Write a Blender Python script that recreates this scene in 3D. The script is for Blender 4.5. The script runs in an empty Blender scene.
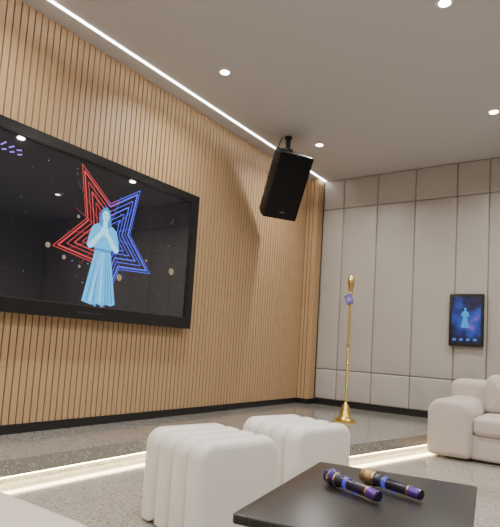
import bpy, bmesh, math, random
from mathutils import Matrix, Vector
random.seed(4)
S = bpy.context.scene
CH = 0.903      # camera height
ST = 0.15       # stage height
CZ = 3.353      # ceiling
YB = 6.61       # back wall face
XL = -3.60      # left wall slat face

# ------------------------------------------------------------ materials
def mat(name, col, rough=0.5, metal=0.0, em=None, es=0.0, noise=None, bump=None, coat=0.0, sheen=0.0, spec=None):
    m = bpy.data.materials.new(name); m.use_nodes = True
    nt = m.node_tree; b = nt.nodes['Principled BSDF']
    b.inputs['Base Color'].default_value = (*col, 1)
    b.inputs['Roughness'].default_value = rough
    b.inputs['Metallic'].default_value = metal
    if spec is not None: b.inputs['Specular IOR Level'].default_value = spec
    if coat: b.inputs['Coat Weight'].default_value = coat
    if sheen: b.inputs['Sheen Weight'].default_value = sheen
    if em:
        b.inputs['Emission Color'].default_value = (*em, 1)
        b.inputs['Emission Strength'].default_value = es
    tc = nt.nodes.new('ShaderNodeTexCoord')
    if noise:   # (scale, col2, lo, hi, vecscale)
        mp = nt.nodes.new('ShaderNodeMapping'); mp.inputs['Scale'].default_value = noise[4] if len(noise) > 4 else (1,1,1)
        nt.links.new(tc.outputs['Object'], mp.inputs['Vector'])
        n = nt.nodes.new('ShaderNodeTexNoise'); n.inputs['Scale'].default_value = noise[0]; n.inputs['Detail'].default_value = 4
        nt.links.new(mp.outputs[0], n.inputs['Vector'])
        r = nt.nodes.new('ShaderNodeValToRGB')
        r.color_ramp.elements[0].position = noise[2]; r.color_ramp.elements[1].position = noise[3]
        r.color_ramp.elements[0].color = (*col, 1); r.color_ramp.elements[1].color = (*noise[1], 1)
        nt.links.new(n.outputs['Fac'], r.inputs['Fac']); nt.links.new(r.outputs['Color'], b.inputs['Base Color'])
    if bump:
        n2 = nt.nodes.new('ShaderNodeTexNoise'); n2.inputs['Scale'].default_value = bump[0]; n2.inputs['Detail'].default_value = 5
        nt.links.new(tc.outputs['Object'], n2.inputs['Vector'])
        bp = nt.nodes.new('ShaderNodeBump'); bp.inputs['Strength'].default_value = bump[1]; bp.inputs['Distance'].default_value = bump[2] if len(bump) > 2 else 0.01
        nt.links.new(n2.outputs['Fac'], bp.inputs['Height']); nt.links.new(bp.outputs[0], b.inputs['Normal'])
    return m

def terrazzo(name, base, dark, light, scale, rough):
    m = bpy.data.materials.new(name); m.use_nodes = True
    nt = m.node_tree; b = nt.nodes['Principled BSDF']; b.inputs['Roughness'].default_value = rough
    b.inputs['Specular IOR Level'].default_value = .6
    tc = nt.nodes.new('ShaderNodeTexCoord')
    v = nt.nodes.new('ShaderNodeTexVoronoi'); v.inputs['Scale'].default_value = scale
    nt.links.new(tc.outputs['Object'], v.inputs['Vector'])
    sep = nt.nodes.new('ShaderNodeSeparateColor'); nt.links.new(v.outputs['Color'], sep.inputs[0])
    r = nt.nodes.new('ShaderNodeValToRGB'); r.color_ramp.interpolation = 'CONSTANT'
    e = r.color_ramp.elements
    e[0].position = 0; e[0].color = (*dark, 1); e[1].position = 0.16; e[1].color = (*base, 1)
    x = e.new(0.72); x.color = (*light, 1); x = e.new(0.88); x.color = tuple(c*0.65 for c in base)+(1,)
    nt.links.new(sep.outputs[0], r.inputs['Fac'])
    rd = nt.nodes.new('ShaderNodeValToRGB'); rd.color_ramp.elements[0].position = 0.35; rd.color_ramp.elements[1].position = 0.6
    rd.color_ramp.elements[0].color = (0,0,0,1); rd.color_ramp.elements[1].color = (1,1,1,1)
    nt.links.new(v.outputs['Distance'], rd.inputs['Fac'])
    mx = nt.nodes.new('ShaderNodeMix'); mx.data_type = 'RGBA'
    nt.links.new(rd.outputs['Color'], mx.inputs['Factor']); nt.links.new(r.outputs['Color'], mx.inputs[6]); mx.inputs[7].default_value = (*base, 1)
    nt.links.new(mx.outputs[2], b.inputs['Base Color'])
    return m

def emis(name, col, s):
    return mat(name, (0.01,0.01,0.01), 0.4, em=col, es=s)

M_wood = mat('slat_wood', (0.53,0.35,0.19), 0.5, noise=(3, (0.46,0.30,0.158), 0.35, 0.7, (30,30,0.6)))
M_gap = mat('slat_gap', (0.20,0.125,0.072), 0.8)
M_ceil = mat('ceiling_paint', (0.60,0.59,0.60), 0.8)
M_wall = mat('wall_paint', (0.50,0.47,0.44), 0.8)
M_pad = mat('padded_leather', (0.48,0.45,0.415), 0.42, bump=(60,0.15,0.003), noise=(1.2,(0.45,0.42,0.385),0.4,0.65))
M_padgap = mat('panel_gap', (0.16,0.14,0.12), 0.8)
M_black = mat('black_trim', (0.012,0.012,0.013), 0.35)
M_floor = terrazzo('floor_terrazzo', (0.34,0.32,0.29), (0.15,0.14,0.125), (0.52,0.50,0.46), 80, 0.10)
M_stage = terrazzo('stage_terrazzo', (0.25,0.24,0.225), (0.11,0.10,0.09), (0.40,0.385,0.36), 80, 0.14)
M_led = emis('led_white', (1.0,0.95,0.88), 16)
M_ledw = emis('led_warm', (1.0,0.80,0.40), 42)
M_pouf = mat('pouf_leather', (0.76,0.74,0.70), 0.38, bump=(25,0.12,0.006))
M_sofa = mat('sofa_fabric', (0.56,0.49,0.445), 0.9, bump=(180,0.35,0.004), sheen=0.3)
M_table = mat('table_black_wood', (0.014,0.013,0.013), 0.30, noise=(4,(0.03,0.027,0.026),0.4,0.7,(30,2,2)))
M_gold = mat('gold_metal', (0.76,0.58,0.17), 0.25, 1.0)
M_bezel = mat('tv_bezel', (0.008,0.008,0.009), 0.3)
M_rim = mat('tv_rim', (0.10,0.10,0.11), 0.3, 0.8)
M_grille = mat('speaker_grille', (0.009,0.009,0.010), 0.7, bump=(400,0.6,0.004), spec=.25)
M_spk = mat('speaker_cabinet', (0.013,0.013,0.014), 0.55, bump=(300,0.2,0.002), spec=.3)
M_steel = mat('bracket_steel', (0.05,0.05,0.05), 0.4, 0.8)
M_white = mat('downlight_trim', (0.8,0.8,0.78), 0.4)

# ------------------------------------------------------------ helpers
def mkobj(name, bm, mats, parent=None, smooth=None, loc=None):
    me = bpy.data.meshes.new(name)
    bmesh.ops.recalc_face_normals(bm, faces=bm.faces[:])
    bm.to_mesh(me); bm.free()
    for m in (mats if isinstance(mats, (list, tuple)) else [mats]): me.materials.append(m)
    if smooth is not None:
        for p in me.polygons: p.use_smooth = True
        me.set_sharp_from_angle(angle=math.radians(smooth))
    o = bpy.data.objects.new(name, me); S.collection.objects.link(o)
    if parent: o.parent = parent
    return o

def empty(name, loc=(0,0,0)):
    e = bpy.data.objects.new(name, None); S.collection.objects.link(e)
    e.empty_display_size = 0.1
    return e

def box(bm, x0,x1,y0,y1,z0,z1, mi=0, M=None):
    vs = [bm.verts.new(((M @ Vector(c)) if M else c)) for c in
          [(x0,y0,z0),(x1,y0,z0),(x1,y1,z0),(x0,y1,z0),(x0,y0,z1),(x1,y0,z1),(x1,y1,z1),(x0,y1,z1)]]
    for f in [(0,3,2,1),(4,5,6,7),(0,1,5,4),(1,2,6,5),(2,3,7,6),(3,0,4,7)]:
        fc = bm.faces.new([vs[i] for i in f]); fc.material_index = mi

def prism(bm, pts, z0, z1, mi=0):
    a = [bm.verts.new((x,y,z0)) for x,y in pts]; b = [bm.verts.new((x,y,z1)) for x,y in pts]
    n = len(pts)
    bm.faces.new(a[::-1]).material_index = mi; bm.faces.new(b).material_index = mi
    for i in range(n):
        bm.faces.new([a[i],a[(i+1)%n],b[(i+1)%n],b[i]]).material_index = mi

def rprof(w, h, rt, rb, i, seg):
    pts = []
    x0, x1, z0, z1 = -w/2+i, w/2-i, i, h-i
    for (cx, cz, r, a0) in [(x1,z0,rb,-90),(x1,z1,rt,0),(x0,z1,rt,90),(x0,z0,rb,180)]:
        r = max(r-i, 0.0015)
        sx = -1 if cx == x1 else 1; sz = -1 if cz == z1 else 1
        for k in range(seg+1):
            a = math.radians(a0 + 90*k/seg)
            pts.append((cx+sx*r + r*math.cos(a), cz+sz*r + r*math.sin(a)))
    return pts

def soft(bm, w, h, t, rt, rb, er, M=Matrix(), seg=7, eseg=5, bulge=0.0, mi=0):
    """rounded slab: profile w(x) by h(z), thickness t(y), rounded edges er"""
    rings = []
    lim = min(w,h)/2
    cap = []
    if bulge > 0:
        for fr in (0.85, 0.55, 0.25):
            i = er + (lim-er)*fr
            cap.append((i, t/2 + bulge*(1-(1-fr)**2)))
    for i, c in cap: rings.append((i, -c))
    for k in range(eseg+1):
        a = math.radians(90*k/eseg)
        rings.append((er*(1-math.sin(a)), -(t/2-er) - er*math.cos(a)))
    for k in range(eseg+1):
        a = math.radians(90*(1-k/eseg))
        rings.append((er*(1-math.sin(a)), (t/2-er) + er*math.cos(a)))
    for i, c in cap[::-1]: rings.append((i, c))
    vr = []
    for i, c in rings:
        vr.append([bm.verts.new(M @ Vector((x, c, z))) for x, z in rprof(w,h,rt,rb,i,seg)])
    n = len(vr[0])
    for a, b in zip(vr[:-1], vr[1:]):
        for j in range(n):
            bm.faces.new([a[j],a[(j+1)%n],b[(j+1)%n],b[j]]).material_index = mi
    bm.faces.new(vr[0]).material_index = mi; bm.faces.new(vr[-1][::-1]).material_index = mi

def lathe(bm, prof, M=Matrix(), n=32, mi=None):
    rings = []
    for p in prof:
        r = max(p[0], 0.0003)
        rings.append([bm.verts.new(M @ Vector((r*math.cos(2*math.pi*k/n), r*math.sin(2*math.pi*k/n), p[1]))) for k in range(n)])
    for idx,(a, b) in enumerate(zip(rings[:-1], rings[1:])):
        m_i = prof[idx][2] if len(prof[idx]) > 2 else 0
        for j in range(n):
            bm.faces.new([a[j],a[(j+1)%n],b[(j+1)%n],b[j]]).material_index = m_i
    bm.faces.new(rings[0][::-1]).material_index = prof[0][2] if len(prof[0])>2 else 0
    bm.faces.new(rings[-1]).material_index = prof[-2][2] if len(prof[-2])>2 else 0

def T(x,y,z): return Matrix.Translation((x,y,z))
def RZ(d): return Matrix.Rotation(math.radians(d),4,'Z')
def RX(d): return Matrix.Rotation(math.radians(d),4,'X')
def RY(d): return Matrix.Rotation(math.radians(d),4,'Y')

# ------------------------------------------------------------ room shell
X1, Y0 = 3.2, -2.6
bm = bmesh.new(); box(bm, -3.8,X1+.1,Y0-.1,YB+.2,-.1,0); mkobj('floor', bm, M_floor)
bm = bmesh.new(); box(bm, -3.8,X1+.1,Y0-.1,YB+.2,CZ,CZ+.1); mkobj('ceiling', bm, M_ceil)
bm = bmesh.new(); box(bm, X1,X1+.1,Y0-.1,YB+.2,0,CZ); mkobj('wall_right', bm, M_wall)
bm = bmesh.new(); box(bm, -3.8,X1,Y0-.1,Y0,0,CZ); mkobj('wall_front', bm, M_wall)
# left wall + slats
bm = bmesh.new(); box(bm, -3.8,XL-.02,Y0,YB+.2,0,CZ); wl = mkobj('wall_left', bm, M_gap)
bm = bmesh.new()
P = 0.056; y = Y0+.02
while y + .045 < 6.43:
    for z0,z1 in ((ST+.07, CH-.267),(CH-.265, CZ)):
        box(bm, XL-.021, XL, y, y+.045, z0, z1)
    y += P
mkobj('wood_slats', bm, M_wood, wl)
# pier
bm = bmesh.new(); box(bm, XL-.02, -3.44, 6.45, YB+.2, 0, CZ); wp = mkobj('wall_pier', bm, M_gap)
bm = bmesh.new()
for k in range(3):
    x0 = XL+.004+k*.056; box(bm, x0, x0+.045, 6.43, 6.451, ST+.07, CZ)
for k in range(3):
    y0 = 6.437+k*.056; box(bm, -3.441, -3.42, y0, y0+.045, ST+.07, CZ)
mkobj('wood_slats', bm, M_wood, wp)
# back wall + padded panels
bm = bmesh.new(); box(bm, -3.44, X1, YB+.03, YB+.2, 0, CZ); wb = mkobj('wall_back', bm, M_padgap)
xs = [-3.418,-3.1,-2.6,-2.085,-1.565,-1.19,-.67,-.15,.37,.89,1.41,1.93,2.45,3.2]
zs = [ST+.075, CH-.265, CH+2.02, CZ]
bm = bmesh.new()
for a,b in zip(xs[:-1], xs[1:]):
    for c,d in zip(zs[:-1], zs[1:]):
        soft(bm, b-a-.002, d-c-.002, .05, .014, .014, .022, T((a+b)/2, YB+.025, c+.001), seg=3, eseg=5, bulge=.010)
mkobj('padded_panels', bm, M_pad, wb, smooth=50)
# baseboards
bm = bmesh.new(); box(bm, XL-.019, XL+.008, Y0, 6.42, ST, ST+.07); mkobj('baseboard_left', bm, M_black)
bm = bmesh.new(); box(bm, XL+.008, -3.41, 6.415, 6.43, ST, ST+.07); box(bm, -3.425, -3.408, 6.43, YB-.012, ST, ST+.07)
mkobj('baseboard_pier', bm, M_black)
bm = bmesh.new(); box(bm, -3.408, X1, YB-.012, YB+.03, 0, ST+.07); mkobj('baseboard_back', bm, M_black)

# stage
edge = [(-2.88,Y0+.01),(-2.88,2.98),(-1.75,3.95),(-1.42,5.35),(-1.42,YB-.015)]
def inset(pts, d):
    out = []
    for i,p in enumerate(pts):
        ns = []
        if i>0: v = Vector(p)-Vector(pts[i-1]); ns.append(Vector((v.y,-v.x)).normalized())
        if i<len(pts)-1: v = Vector(pts[i+1])-Vector(p); ns.append(Vector((v.y,-v.x)).normalized())
        n = sum(ns, Vector((0,0))).normalized(); n = n/ max(n.dot(ns[0]),.3)
        out.append((p[0]-n.x*d, p[1]-n.y*d))
    out[0] = (out[0][0], pts[0][1]); out[-1] = (out[-1][0], pts[-1][1])
    return out
wallside = [(-3.405,YB-.015),(-3.405,6.41),(XL+.009,6.41),(XL+.009,Y0+.01)]
bm = bmesh.new()
prism(bm, edge+wallside, .055, ST)
prism(bm, inset(edge,.06)+wallside, 0.0, .055)
stg = mkobj('stage_platform', bm, M_stage)
bm = bmesh.new()
e1 = inset(edge,.022); e2 = inset(edge,.046)
prism(bm, e1+e2[::-1], .043, .0545)
mkobj('under_glow_led', bm, M_ledw, stg)

# ceiling LED line
bm = bmesh.new(); box(bm, -3.411, -3.389, Y0+.02, 6.60, CZ-.006, CZ+.0)
mkobj('ceiling_led_strip', bm, M_led)

# downlights
M_lens = emis('downlight_lens', (1.0,0.96,0.9), 40)
for x in (-2.86,-.94,.98):
    for y in (-2.0,-.2,1.6,3.47,5.34):
        bm = bmesh.new()
        lathe(bm, [(.040,CZ-.004),(.042,CZ-.008),(.060,CZ-.006),(.063,CZ-.001),(.063,CZ)], T(x,y,0), 28)
        d = mkobj('downlight', bm, M_white, smooth=40)
        bm = bmesh.new(); lathe(bm, [(.038,CZ-.0095),(.038,CZ-.0045)], T(x,y,0), 24)
        mkobj('lens', bm, M_lens, d)
        L = bpy.data.lights.new('downlight_lamp','AREA'); L.shape='DISK'; L.size=.09; L.energy=25; L.color=(1.0,.95,.88); L.spread=math.radians(150)
        lo = bpy.data.objects.new('lamp', L); lo.location=(x,y,CZ-.03); S.collection.objects.link(lo); lo.parent = d

# ------------------------------------------------------------ TV
tv = empty('television')
ty0, ty1, tz0, tz1, tx = 1.42, 3.98, CH+.129, CH+1.50, -3.50
bm = bmesh.new()
br, bb, bt = .085, .105, .075
box(bm, XL, tx, ty0, ty0+br, tz0, tz1); box(bm, XL, tx, ty1-br, ty1, tz0, tz1)
box(bm, XL, tx, ty0+br, ty1-br, tz0, tz0+bb); box(bm, XL, tx, ty0+br, ty1-br, tz1-bt, tz1)
mkobj('frame', bm, M_bezel, tv)
sy0, sy1, sz0, sz1 = ty0+br, ty1-br, tz0+bb, tz1-bt
bm = bmesh.new(); r = .008
box(bm, tx-.03, tx-.006, sy0, sy0+r, sz0, sz1); box(bm, tx-.03, tx-.006, sy1-r, sy1, sz0, sz1)
box(bm, tx-.03, tx-.006, sy0+r, sy1-r, sz0, sz0+r); box(bm, tx-.03, tx-.006, sy0+r, sy1-r, sz1-r, sz1)
mkobj('inner_rim', bm, M_rim, tv)
M_scr = mat('tv_glass', (0.004,0.005,0.008), 0.02, em=(0.03,0.035,0.06), es=0.08, spec=.9, coat=.8, noise=(2.2,(0.010,0.008,0.016),.4,.7))
M_scr.node_tree.nodes['Principled BSDF'].inputs['Coat Roughness'].default_value = .02
bm = bmesh.new(); box(bm, XL+.01, -3.52, sy0, sy1, sz0, sz1); mkobj('screen', bm, M_scr, tv)
bm = bmesh.new()
for k in range(9): box(bm, tx, tx+.001, 2.62+k*.028, 2.62+k*.028+.017, tz0+.045, tz0+.058)
mkobj('bezel_lettering', bm, M_rim, tv)

def flat(bm, pts, x, mi=0):
    f = bm.faces.new([bm.verts.new((x, p[0], p[1])) for p in pts]); f.material_index = mi
def stroke(bm, pts, w, x, closed=False, mi=0):
    n = len(pts); rng = range(n if closed else n-1)
    for i in rng:
        a = Vector(pts[i]); b = Vector(pts[(i+1)%n]); d = (b-a)
        if d.length < 1e-6: continue
        d.normalize(); q = Vector((-d.y,d.x))*w/2; a = a-d*w*.3; b = b+d*w*.3
        flat(bm, [a-q,b-q,b+q,a+q], x, mi)
xc = -3.5195
cy, cz = 2.82, CH+.257
# neon star graphic with light rays
bm = bmesh.new()
def starpts(R, r, oy, oz, n=5, rot=-90, sk=.05):
    o = []
    for k in range(2*n):
        q = R if k%2==0 else r; a = math.radians(rot+k*180/n)
        o.append((oy+q*math.cos(a)*.80, oz+q*math.sin(a)*.95 - sk*q*math.cos(a)))
    return o
def splitstroke(pts, w, x, mid):
    n = len(pts)
    for i in range(n):
        a, b = pts[i], pts[(i+1)%n]
        K = 10
        for k in range(K):
            p = (a[0]+(b[0]-a[0])*k/K, a[1]+(b[1]-a[1])*k/K); q = (a[0]+(b[0]-a[0])*(k+1)/K, a[1]+(b[1]-a[1])*(k+1)/K)
            m = (p[0]+q[0])/2
            stroke(bm, [p,q], w, x, mi=(0 if m < mid-.06 else (2 if m < mid+.06 else 1)))
for j,(R,w) in enumerate([(.68,.006),(.62,.013),(.52,.006),(.43,.010),(.33,.006),(.24,.006)]):
    splitstroke(starpts(R, R*.46, cy+.04, CH+.84), w, xc+.0002*j, cy+.08-.02*j)
def ray(ang, r0, r1, w0, w1, mi):
    a = math.radians(ang); d = Vector((math.cos(a)*.85, math.sin(a))); q = Vector((-d.y,d.x)).normalized(); c = Vector((cy+.02, CH+.86))
    p0 = c+d*r0; p1 = c+d*r1
    flat(bm, [p0-q*w0, p1-q*w1, p1+q*w1, p0+q*w0], xc+.00005, mi)
for an,r1 in ((118,.50),(136,.54),(158,.42),(186,.45),(204,.50),(226,.42)): ray(an,.16,r1,.010,.003,3)
for an,r1 in ((68,.40),(42,.46),(20,.38),(-6,.42),(-28,.48),(-50,.45)): ray(an,.16,r1,.010,.003,4)
mkobj('screen_star_graphic', bm, [emis('neon_red',(1.0,.07,.08),.85), emis('neon_blue',(.07,.10,1.0),1.4), emis('neon_violet',(.55,.08,.8),.9),
      emis('ray_red',(.45,.02,.05),.35), emis('ray_blue',(.03,.05,.6),.5)], tv)
# singer figure on the screen
M_f = [emis('figure_cyan',(.07,.48,.95),1.45), emis('figure_light',(.35,.78,1.0),1.6), emis('figure_shade',(.03,.30,.72),1.15), emis('figure_dark',(.01,.08,.22),.8)]
bm = bmesh.new()
def F(pts, l, mi=0): flat(bm, [(cy+p[0]*1.08, cz+p[1]*1.03) for p in pts], xc+.0015+l*.0004, mi)
half = [(.045,.675),(.085,.655),(.118,.63),(.135,.58),(.150,.52),(.158,.47),(.135,.445),(.105,.455),(.085,.47),(.078,.44),(.092,.36),(.115,.25),(.140,.12),(.160,.02)]
hem = [(.12,.002),(.07,.012),(.03,-.002),(-.02,.01),(-.07,-.002),(-.12,.01)]
F([(.024,.70)]+half+hem+[(-x,z) for x,z in half[::-1]]+[(-.024,.70)], 0, 0)
F([(.047*math.cos(a), .745+.066*math.sin(a)) for a in [math.radians(t) for t in range(0,360,18)]]  , 1, 2)     # hair
F([(-.062,.66),(-.05,.75),(-.03,.79),(0,.805),(.03,.79),(.05,.75),(.062,.66),(.04,.645),(-.04,.645)], 0.5, 2)
F([(.033*math.cos(a), .737+.046*math.sin(a)) for a in [math.radians(t) for t in range(0,360,18)]], 2, 1)       # face
F([(-.018,.695),(.018,.695),(.024,.655),(0,.64),(-.024,.655)], 1.5, 1)                                     # neck
for s in (-1,1):
    F([(s*.006,.742),(s*.020,.742),(s*.019,.749),(s*.008,.750)], 3, 3)
    F([(s*.005,.757),(s*.022,.757),(s*.020,.762),(s*.008,.762)], 3, 2)
    F([(s*.150,.475),(s*.128,.452),(s*.09,.475),(s*.03,.56),(s*.012,.585),(s*.022,.61),(s*.05,.595),(s*.10,.53)], 2, 1)
    F([(s*.001,.575),(s*.030,.565),(s*.033,.61),(s*.022,.63),(s*.001,.63)], 3, 1)
    for k in range(4):
        F([(s*(.001+k*.0065),.625),(s*(.0065+k*.0065),.625),(s*(.006+k*.0055),.672-k*.008),(s*(.002+k*.0055),.672-k*.008)], 4+k*.1, 1)
    F([(s*.028,.585),(s*.037,.60),(s*.035,.632),(s*.027,.632)], 4, 1)
    F([(s*.02,.035),(s*.045,.035),(s*.05,-.008),(s*.035,-.016),(s*.02,-.01)], -.5, 2)                         # feet
F([(-.003,.718),(.003,.718),(.005,.728),(0,.733),(-.005,.728)], 3, 2)
F([(-.010,.708),(.010,.708),(.006,.713),(-.006,.713)], 3, 3)
F([(-.078,.462),(.078,.462),(.077,.440),(-.077,.440)], 2.5, 2)                                             # sash
for a,b in [(-.05,-.12),(-.025,-.055),(0,.005),(.028,.06),(.052,.125),(-.015,-.09),(.04,.09)]:
    F([(a,.43),(a+.004,.43),(b+.008,.02),(b-.004,.02)], 2.6, 2 if abs(a)>.02 else 1)
mkobj('screen_singer_graphic', bm, M_f, tv)
# sparkles, bubbles, menu glyphs
bm = bmesh.new()
for k in range(46):
    yy = random.uniform(sy0+.1, sy1-.1); zz = random.uniform(sz0+.1, sz1-.08); q = random.uniform(.002,.006)
    flat(bm, [(yy-q,zz),(yy,zz-q),(yy+q,zz),(yy,zz+q)], xc+.0001, 0)
for (yy,zz,q,mi) in [(2.30,CH+.67,.022,1),(2.45,CH+.60,.018,1),(3.02,CH+.52,.030,1),(3.66,CH+.67,.034,1),(2.55,CH+.95,.014,1),(3.32,CH+.72,.012,1),(2.60,CH+.55,.012,1)]:
    flat(bm, [(yy+q*math.cos(math.radians(t)), zz+q*math.sin(math.radians(t))) for t in range(0,360,24)], xc+.0003, mi)
for k in range(6):
    y0 = 1.68+k*.06
    stroke(bm, [(y0,CH+1.30),(y0+.035,CH+1.33-.01*(k%3))], .010, xc+.0004, mi=2)
    stroke(bm, [(y0+.01,CH+1.27),(y0+.04,CH+1.28)], .010, xc+.0005, mi=2)
mkobj('screen_sparkles', bm, [emis('sparkle',(.8,.85,1),.6), emis('bubble',(.75,.58,.36),.45), emis('glyph_purple',(.35,.2,1.0),1.2)], tv)

# ------------------------------------------------------------ speaker
sp = empty('loudspeaker')
fd = Vector((.86,-.51,0)).normalized(); pit = math.radians(29)
f3 = fd*math.cos(pit) + Vector((0,0,-math.sin(pit)))
u3 = fd*math.sin(pit) + Vector((0,0,math.cos(pit)))
r3 = u3.cross(f3)*-1
R = Matrix((( r3.x, f3.x, u3.x, 0),(r3.y, f3.y, u3.y,0),(r3.z,f3.z,u3.z,0),(0,0,0,1)))
MS = T(-3.155, 5.03, CH+1.91) @ R
bm = bmesh.new()
hw, bw, hh, dp = .212, .13, .375, .18
pts = [(-hw,dp),(-hw,dp-.09),(-bw,-dp),(bw,-dp),(hw,dp-.09),(hw,dp)]
a = [bm.verts.new(MS @ Vector((x,y,-hh))) for x,y in pts]; b = [bm.verts.new(MS @ Vector((x,y,hh))) for x,y in pts]
bm.faces.new(a); bm.faces.new(b[::-1])
for i in range(6): bm.faces.new([a[i],a[(i+1)%6],b[(i+1)%6],b[i]])
bmesh.ops.bevel(bm, geom=bm.edges[:], offset=.008, segments=2, affect='EDGES')
mkobj('cabinet', bm, M_spk, sp, smooth=40)
bm = bmesh.new()
soft(bm, .400, .72, .016, .02, .02, .006, MS @ T(0,dp+.004,-.36), seg=4, eseg=3)
mkobj('grille', bm, M_grille, sp, smooth=40)
bm = bmesh.new(); box(bm, -.03,.03, dp+.012,dp+.014,-.30,-.282, M=MS); mkobj('badge', bm, M_rim, sp)
bm = bmesh.new()
box(bm, -.03,.03,-.20,-.19,-hh*.8,hh+.01,M=MS)
box(bm, -.03,.03,-.20,-.02, hh, hh+.009, M=MS)
box(bm, -.03,.03,-.20,-.02, -hh-.009, -hh, M=MS); box(bm, -.03,.03,-.20,-.19,-hh-.009,-hh*.8,M=MS)
top = MS @ Vector((0,-.12,hh+.01))
lathe(bm, [(.030,top.z-.02),(.030,CZ-.03),(.045,CZ-.022),(.045,CZ)], T(top.x,top.y,0), 20)
mkobj('ceiling_bracket', bm, M_steel, sp)
bm = bmesh.new()
lathe(bm, [(.035,-.01),(.04,0),(.035,.02)], MS @ T(0,-.06,hh+.01), 20)
mkobj('pivot_knob', bm, M_steel, sp)
cu = bpy.data.curves.new('cable','CURVE'); cu.dimensions='3D'; cu.bevel_depth=.006
s_ = cu.splines.new('NURBS'); s_.use_endpoint_u=True
cp = [Vector((top.x-.07,top.y-.02,CZ)), Vector((top.x-.13,top.y-.04,CZ-.10)), Vector((top.x-.15,top.y-.02,CZ-.25)), MS@Vector((0,-.18,.12))]
s_.points.add(3)
for p_,c_ in zip(s_.points, cp): p_.co=(*c_,1)
s_.order_u=4
cb = bpy.data.objects.new('cable', cu); S.collection.objects.link(cb); cb.parent=sp; cu.materials.append(M_black)

# ------------------------------------------------------------ small wall screen
ks = empty('touchscreen')
KY = YB-.013
bm = bmesh.new()
soft(bm, .39, .63, .05, .012,.012,.006, T(-1.41, KY-.025, CH+.150), seg=4, eseg=3); mkobj('housing', bm, M_bezel, ks, smooth=40)
m = bpy.data.materials.new('touchscreen_image'); m.use_nodes=True; nt=m.node_tree; b=nt.nodes['Principled BSDF']
b.inputs['Base Color'].default_value=(.01,.01,.02,1); b.inputs['Roughness'].default_value=.12
tc=nt.nodes.new('ShaderNodeTexCoord'); n=nt.nodes.new('ShaderNodeTexNoise'); n.inputs['Scale'].default_value=5; n.inputs['Detail'].default_value=2
nt.links.new(tc.outputs['Object'],n.inputs['Vector'])
r=nt.nodes.new('ShaderNodeValToRGB'); e=r.color_ramp.elements
e[0].position=.42; e[0].color=(.006,.012,.05,1); e[1].position=.64; e[1].color=(.03,.09,.55,1); q=e.new(.75); q.color=(.3,.12,.6,1)
nt.links.new(n.outputs['Fac'],r.inputs['Fac']); nt.links.new(r.outputs['Color'],b.inputs['Emission Color']); b.inputs['Emission Strength'].default_value=.8
bm = bmesh.new(); box(bm, -1.575,-1.245, KY-.0525,KY-.049, CH+.185, CH+.745); mkobj('display', bm, m, ks)
bm = bmesh.new()
def G(pts, mi, l=0, sc=.30, ox=-1.42, oz=.37):
    f = bm.faces.new([bm.verts.new((ox+p[0]*sc, KY-.0532-l*.0003, CH+oz+p[1]*sc)) for p in pts]); f.material_index=mi
G([(.024,.70)]+half+hem+[(-x,z) for x,z in half[::-1]]+[(-.024,.70)],0)
G([(.047*math.cos(a_), .745+.066*math.sin(a_)) for a_ in [math.radians(t) for t in range(0,360,18)]],0,1)
for k in range(4):
    y0=-.47+k*.26; G([(y0,-.52),(y0+.14,-.52),(y0+.14,-.42),(y0,-.42)],1)
mkobj('display_graphics', bm, [M_f[2], emis('icon_blue',(.1,.3,.9),.6)], ks)

# ------------------------------------------------------------ microphone stand
msd = empty('microphone_stand')
bx, by = -2.34, 5.27
bm = bmesh.new()
box(bm, -.115,.115,-.115,.115,0,.02, M=T(bx,by,ST)@RZ(20))
prof = [(.0,.02),(.095,.02),(.098,.030),(.085,.045),(.066,.055),(.060,.060),(.056,.105),(.050,.115),(.044,.125),(.040,.17),(.030,.18),(.018,.19),(.0135,.21)]
z = .21
while z < .78:
    prof += [(.0125,z+.002),(.0165,z+.010),(.0125,z+.018)]; z += .02
prof += [(.020,.80),(.020,.84),(.012,.845)]
z = .85
while z < 1.34:
    prof += [(.011,z+.002),(.0145,z+.010),(.011,z+.018)]; z += .02
prof += [(.014,1.36),(.018,1.37),(.016,1.40),(.012,1.41)]
lathe(bm, prof, T(bx,by,ST), 28)
mkobj('pole_and_base', bm, M_gold, msd, smooth=50)
bm = bmesh.new()
lathe(bm, [(.012,1.405),(.022,1.415),(.027,1.44),(.027,1.455),(.033,1.46),(.033,1.47),(.036,1.49),(.039,1.52),(.037,1.55),(.028,1.575),(.012,1.590),(0,1.592)], T(bx,by,ST), 28)
for k in range(5):
    zz = 1.475+k*.02; rr=[.0365,.039,.041,.040,.035][k]
    lathe(bm, [(rr-.002,zz),(rr+.001,zz+.003),(rr-.002,zz+.006)], T(bx,by,ST), 28)
mkobj('microphone_head', bm, mat('gold_mesh',(.72,.52,.20),.35,1.0), msd, smooth=40)
bm = bmesh.new()
MT = T(bx+.02,by-.03,ST+1.27)@RZ(20)@RY(-22)
soft(bm, .08,.11,.022,.012,.012,.005, MT, seg=4, eseg=3)
mkobj('mic_tag', bm, mat('tag_purple',(.16,.11,.40),.4), msd, smooth=40)
bm = bmesh.new(); box(bm,-.025,.025,-.0125,-.0115,.03,.08,M=MT); mkobj('tag_label', bm, mat('tag_label',(.35,.30,.68),.4), msd)

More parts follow.
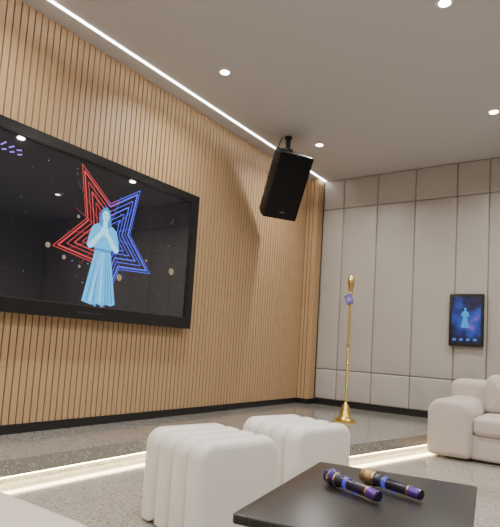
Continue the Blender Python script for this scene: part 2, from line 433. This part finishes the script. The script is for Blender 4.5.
# ------------------------------------------------------------ poufs
def pouf(cx, cyy, rot):
    bm = bmesh.new(); n=4; th=.124
    for k in range(n):
        M = T(cx,cyy,0.010)@RZ(rot)@T((k-(n-1)/2)*th,0,0)@RZ(90)
        soft(bm, .50, .45, th*.995, .085, .012, .044, M, seg=12, eseg=9, bulge=.002)
    box(bm, -th*1.5,th*1.5,-.19,.19,.015,.39, mi=0, M=T(cx,cyy,0)@RZ(rot))
    box(bm, -.19,.19,-.19,.19,0,.03, mi=1, M=T(cx,cyy,0)@RZ(rot))
    return mkobj('channel_pouf', bm, [M_pouf, M_black], smooth=60)
pouf(-1.655, 2.11, -14)
pouf(-1.60, 2.88, -14)

# ------------------------------------------------------------ sofa (right) 
so = empty('sofa')
def cush(name, x0,x1,y0,y1,z0,z1, r, er, par, bulge=.01, mt=None):
    bm = bmesh.new()
    soft(bm, x1-x0, z1-z0, y1-y0, r, min(r,.05), er, T((x0+x1)/2,(y0+y1)/2,z0), seg=8, eseg=6, bulge=bulge)
    return mkobj(name, bm, mt or M_sofa, par, smooth=60)
def cush_z(name, x0,x1,y0,y1,z0,z1, rc, er, par, bulge=.012):
    bm = bmesh.new()
    M = T((x0+x1)/2, y0, (z0+z1)/2) @ Matrix(((1,0,0,0),(0,0,1,0),(0,1,0,0),(0,0,0,1)))
    soft(bm, x1-x0, y1-y0, z1-z0, rc, rc, er, M, seg=8, eseg=6, bulge=bulge)
    return mkobj(name, bm, M_sofa, par, smooth=60)
sx0, sx1 = -1.385, .95
cush('arm_left', sx0, sx0+.39, 4.93, 5.92, .02, .53, .13, .06, so)
cush('arm_right', sx1-.39, sx1, 4.93, 5.92, .02, .53, .13, .06, so)
cush('back_rest', sx0+.03, sx1-.03, 5.62, 5.95, .02, .70, .10, .07, so)
cush_z('seat_base', sx0+.36, sx1-.36, 5.0, 5.70, .02, .24, .03, .03, so, 0)
mid=(sx0+sx1)/2
cush_z('seat_cushion_1', sx0+.39, mid, 4.96, 5.58, .235, .40, .05, .05, so)
cush_z('seat_cushion_2', mid, sx1-.39, 4.96, 5.58, .235, .40, .05, .05, so)
cush('back_cushion_1', sx0+.40, mid, 5.42, 5.64, .40, .77, .09, .08, so, .03)
cush('back_cushion_2', mid, sx1-.40, 5.42, 5.64, .40, .77, .09, .08, so, .03)

# near-left sofa (only its seat corner is seen)
ns = empty('chaise_sofa')
cush_z('seat_cushion', -2.45, -.90, -.35, .875, .22, .46, .16, .06, ns, .01)
cush_z('base', -2.42, -.94, -.35, .83, .02, .225, .12, .03, ns, 0)
cush('back_rest', -2.45, -.90, -.62, -.33, .02, .78, .10, .08, ns)

# ------------------------------------------------------------ coffee table
ct = empty('coffee_table')
ang = math.degrees(math.atan2(.17,.985))
MTb = T(-.972,1.960,.004)@RZ(ang)
bm = bmesh.new()
Mtop = MTb @ T(.295,-.80,.4325) @ Matrix(((1,0,0,0),(0,0,1,0),(0,1,0,0),(0,0,0,1)))
soft(bm, .59,.80,.027,.012,.012,.005,Mtop,seg=4,eseg=3)
mkobj('top', bm, M_table, ct, smooth=40)
bm = bmesh.new()
for (x,y) in ((.04,-.08),(.515,-.08),(.04,-.76),(.515,-.76)):
    box(bm, x,x+.035,y,y+.035,-.004,.42,M=MTb)
mkobj('legs', bm, M_table, ct)
bm = bmesh.new()
box(bm,.07,.52,-.07,-.055,.395,.42,M=MTb); box(bm,.07,.52,-.745,-.73,.395,.42,M=MTb)
box(bm,.05,.065,-.72,-.08,.395,.42,M=MTb); box(bm,.525,.54,-.72,-.08,.395,.42,M=MTb)
mkobj('apron', bm, M_table, ct)

# ------------------------------------------------------------ handheld microphones
def handmic(head, tail, mats):
    h = Vector((*head, .45)); t = Vector((*tail, .45))
    L = .245
    d = (t-h).normalized()
    a = Vector((h.x,h.y,.45+.0295)); b = a + d*L; b.z = .45+.0205
    zd = (b-a).normalized()
    q = zd.to_track_quat('Z','Y').to_matrix().to_4x4()
    M = T(*a) @ q
    pr = [(0,-.026,0),(.012,-.024,0),(.020,-.017,0),(.0255,-.005,0),(.026,.004,1),(.0275,.006,1),(.0275,.013,0),(.026,.015,0),(.0235,.032,1),(.0245,.034,1),(.0245,.042,2),
          (.0205,.046,2),(.0195,.075,3),(.0198,.080,3),(.0192,.092,2),(.0180,.10,2),(.0170,.17,1),(.0175,.172,1),(.0175,.178,4),(.0172,.182,4),(.0165,.214,2),(.0150,.219,2),(0,.220,2)]
    bm = bmesh.new(); lathe(bm, pr, M, 28)
    box(bm, -.005,.005,-.0205,-.017,.105,.125, mi=3, M=M)
    return mkobj('wireless_microphone', bm, mats, smooth=45)
M_mesh1 = mat('mic_mesh_blue',(.06,.05,.24),.35,.9,bump=(900,.8,.002))
M_mesh2 = mat('mic_mesh_bronze',(.38,.26,.12),.35,.9,bump=(900,.8,.002))
M_ring = mat('mic_ring_gold',(.62,.44,.20),.25,1.0)
M_body = mat('mic_body',(.014,.012,.03),.25)
M_ledb = mat('mic_display_blue',(.03,.03,.3),.3,em=(.12,.12,.9),es=.35)
M_pur = mat('mic_tail_purple',(.12,.05,.34),.3,.6)
handmic((-.775,1.650),(-.57,1.565),[M_mesh1,M_ring,M_body,M_ledb,M_pur])
handmic((-.69,1.755),(-.485,1.690),[M_mesh2,M_ring,M_body,M_ledb,M_pur])

# ------------------------------------------------------------ world, camera
w = bpy.data.worlds.new('world'); S.world = w; w.use_nodes = True
w.node_tree.nodes['Background'].inputs[0].default_value = (.9,.88,.85,1); w.node_tree.nodes['Background'].inputs[1].default_value = .05

cam = bpy.data.cameras.new('camera'); co = bpy.data.objects.new('camera', cam); S.collection.objects.link(co)
fw = Vector((-.5706,.8160,.0875)).normalized(); up = Vector((-.0011,-.1073,.9943)); rt = fw.cross(up).normalized(); up = rt.cross(fw)
Mc = Matrix(((rt.x,up.x,-fw.x,0),(rt.y,up.y,-fw.y,0),(rt.z,up.z,-fw.z,CH),(0,0,0,1)))
co.matrix_world = Mc
cam.sensor_fit='HORIZONTAL'; cam.sensor_width=36; cam.lens=517/500*36; cam.shift_y=36.5/500; cam.clip_start=.02
S.camera = co
